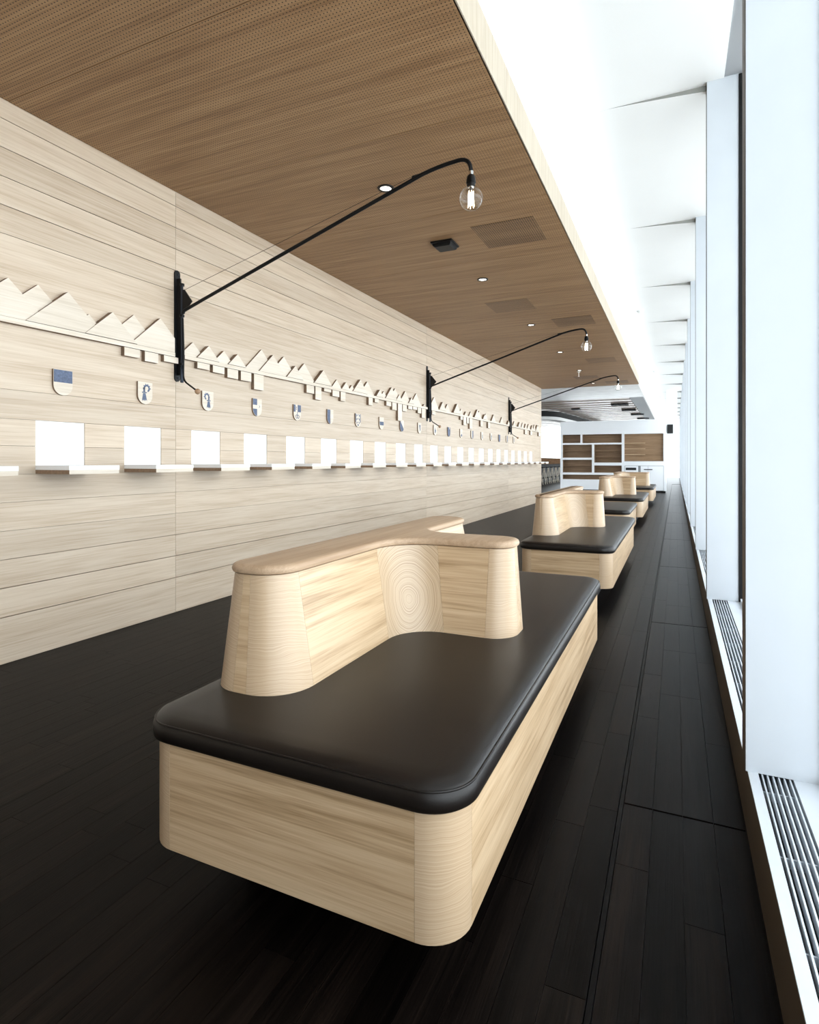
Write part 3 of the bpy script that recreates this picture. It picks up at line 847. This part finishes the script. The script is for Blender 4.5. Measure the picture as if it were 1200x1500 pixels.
for i in range(len(xs) - 1):
    for j in range(len(zs) - 1):
        cx_, cz_ = (xs[i] + xs[i + 1]) / 2, (zs[j] + zs[j + 1]) / 2
        if not any(o[0] < cx_ < o[1] and o[2] < cz_ < o[3] for o in OPEN):
            mb.box(xs[i] - ox, xs[i + 1] - ox, 0, BD, zs[j], zs[j + 1])
mb.obj('carcass', 'white_lacquer', t)
MB().box(BX0 - ox + 0.03, BX1 - ox - 0.03, BD - 0.06, BD + 0.01, 0.06, BZ - 0.02).obj('oak_back', 'shelf_oak', t)
MB().box(BX0 - ox + 0.05, BX1 - ox - 0.02, 0.05, BD, 0, 0.06).obj('plinth', 'blackmatt', t)
for o in OPEN:                                          # oak lining of each compartment
    q = 0.008; a, b_, c, d = o[0] - ox, o[1] - ox, o[2], o[3]
    dep = 0.30 if o[0] > -1.7 else 0.012
    l = MB().box(a, a + q, dep, BD - 0.07, c, d).box(b_ - q, b_, dep, BD - 0.07, c, d).box(a, b_, dep, BD - 0.07, c, c + q).box(a, b_, dep, BD - 0.07, d - q, d)
    l.obj('compartment_lining', 'shelf_oak', t)
MB().box(-1.65 - ox, -0.382 - ox, 0.10, 0.12, 1.082, 2.045).obj('display_board', 'shelf_oak', t)
for z in (1.72, 1.52, 1.32):
    MB().box(-1.645 - ox, -0.97 - ox, 0.02, 0.10, z - 0.012, z + 0.012).obj('display_ledge', 'oak_x', t)
for a, b_, z in ((-3.778, -2.746, 1.46), (-2.664, -1.733, 1.46), (-2.664, -1.733, 1.24), (-3.778, -2.746, 0.91)):
    MB().box(a - ox + 0.009, b_ - ox - 0.009, 0.05, BD - 0.07, z - 0.008, z + 0.008).obj('shelf_board', 'shelf_oak', t)
MB().box(-1.632 - ox, -0.375 - ox, -0.004, 0.0, 0.063, 0.929).obj('door_reveal', 'alu_dark', t)
for a, b_ in ((-1.62, -1.19), (-1.11, -0.872), (-0.866, -0.385)):
    d = MB().box(a - ox, b_ - ox, -0.018, 0.0, 0.075, 0.917).obj('cupboard_door', 'white_lacquer', t)
    if a < -1.5: MB().box(-1.598 - ox, -1.254 - ox, -0.020, -0.0175, 0.77, 0.86).obj('black_slot', 'blackmatt', d)
MB().box(-1.004 - ox, -0.731 - ox, -0.036, -0.018, 0.784, 0.812).obj('handle', 'black', t)
t = MB().box(-0.09, 0.09, -0.03, 0.03, -0.155, 0.155).obj('wall_screen', 'blackmatt', None, (-0.175, 21.95, 2.2))
tag(t, 'small dark rectangular screen at the end of the white bookcase', 'screen')
struct(MB().box(-0.296, 0.05, 22.0, 22.05, 1.9, 3.57).obj('wall_front', 'white'))

# ------------------------------------------------------------------ bar and stools far behind
t = thing('bar_counter', (-6.3, 30, 0), 'long brown wooden bar counter behind the stools', 'counter')
MB().box(-0.35, 0.25, -6, 7, 0.93, 1.25).obj('counter_top', 'counter', t)
MB().box(-0.25, 0.0, -6, 7, 0, 0.93).obj('counter_base', 'blackmatt', t)
def stool():
    t = thing('bar_stool', (0, 0, 0), 'tall bar stool with splayed wooden legs at the brown bar', 'stool', 'bar stools along the bar')
    MB().lathe([(0.15, 0.76), (0.17, 0.775), (0.17, 0.80), (0.15, 0.81)], n=16).obj('seat', 'black', t, smooth=40)
    for sx in (-1, 1):
        for sy in (-1, 1):
            MB().tube([(0.09 * sx, 0.09 * sy, 0.76), (0.22 * sx, 0.22 * sy, 0)], 0.017, 8).obj('leg', 'relief_oak', t)
    MB().tube([(0.17 * math.cos(a), 0.17 * math.sin(a), 0.28) for a in [i * math.pi / 4 for i in range(8)]], 0.009, 6, closed=True).obj('footrest', 'black', t)
    return t
s0 = stool()
for i in range(7):
    o = s0 if i == 0 else copy_tree(s0, None)
    o.location = (-5.72, 26.4 + i * 1.0, 0)
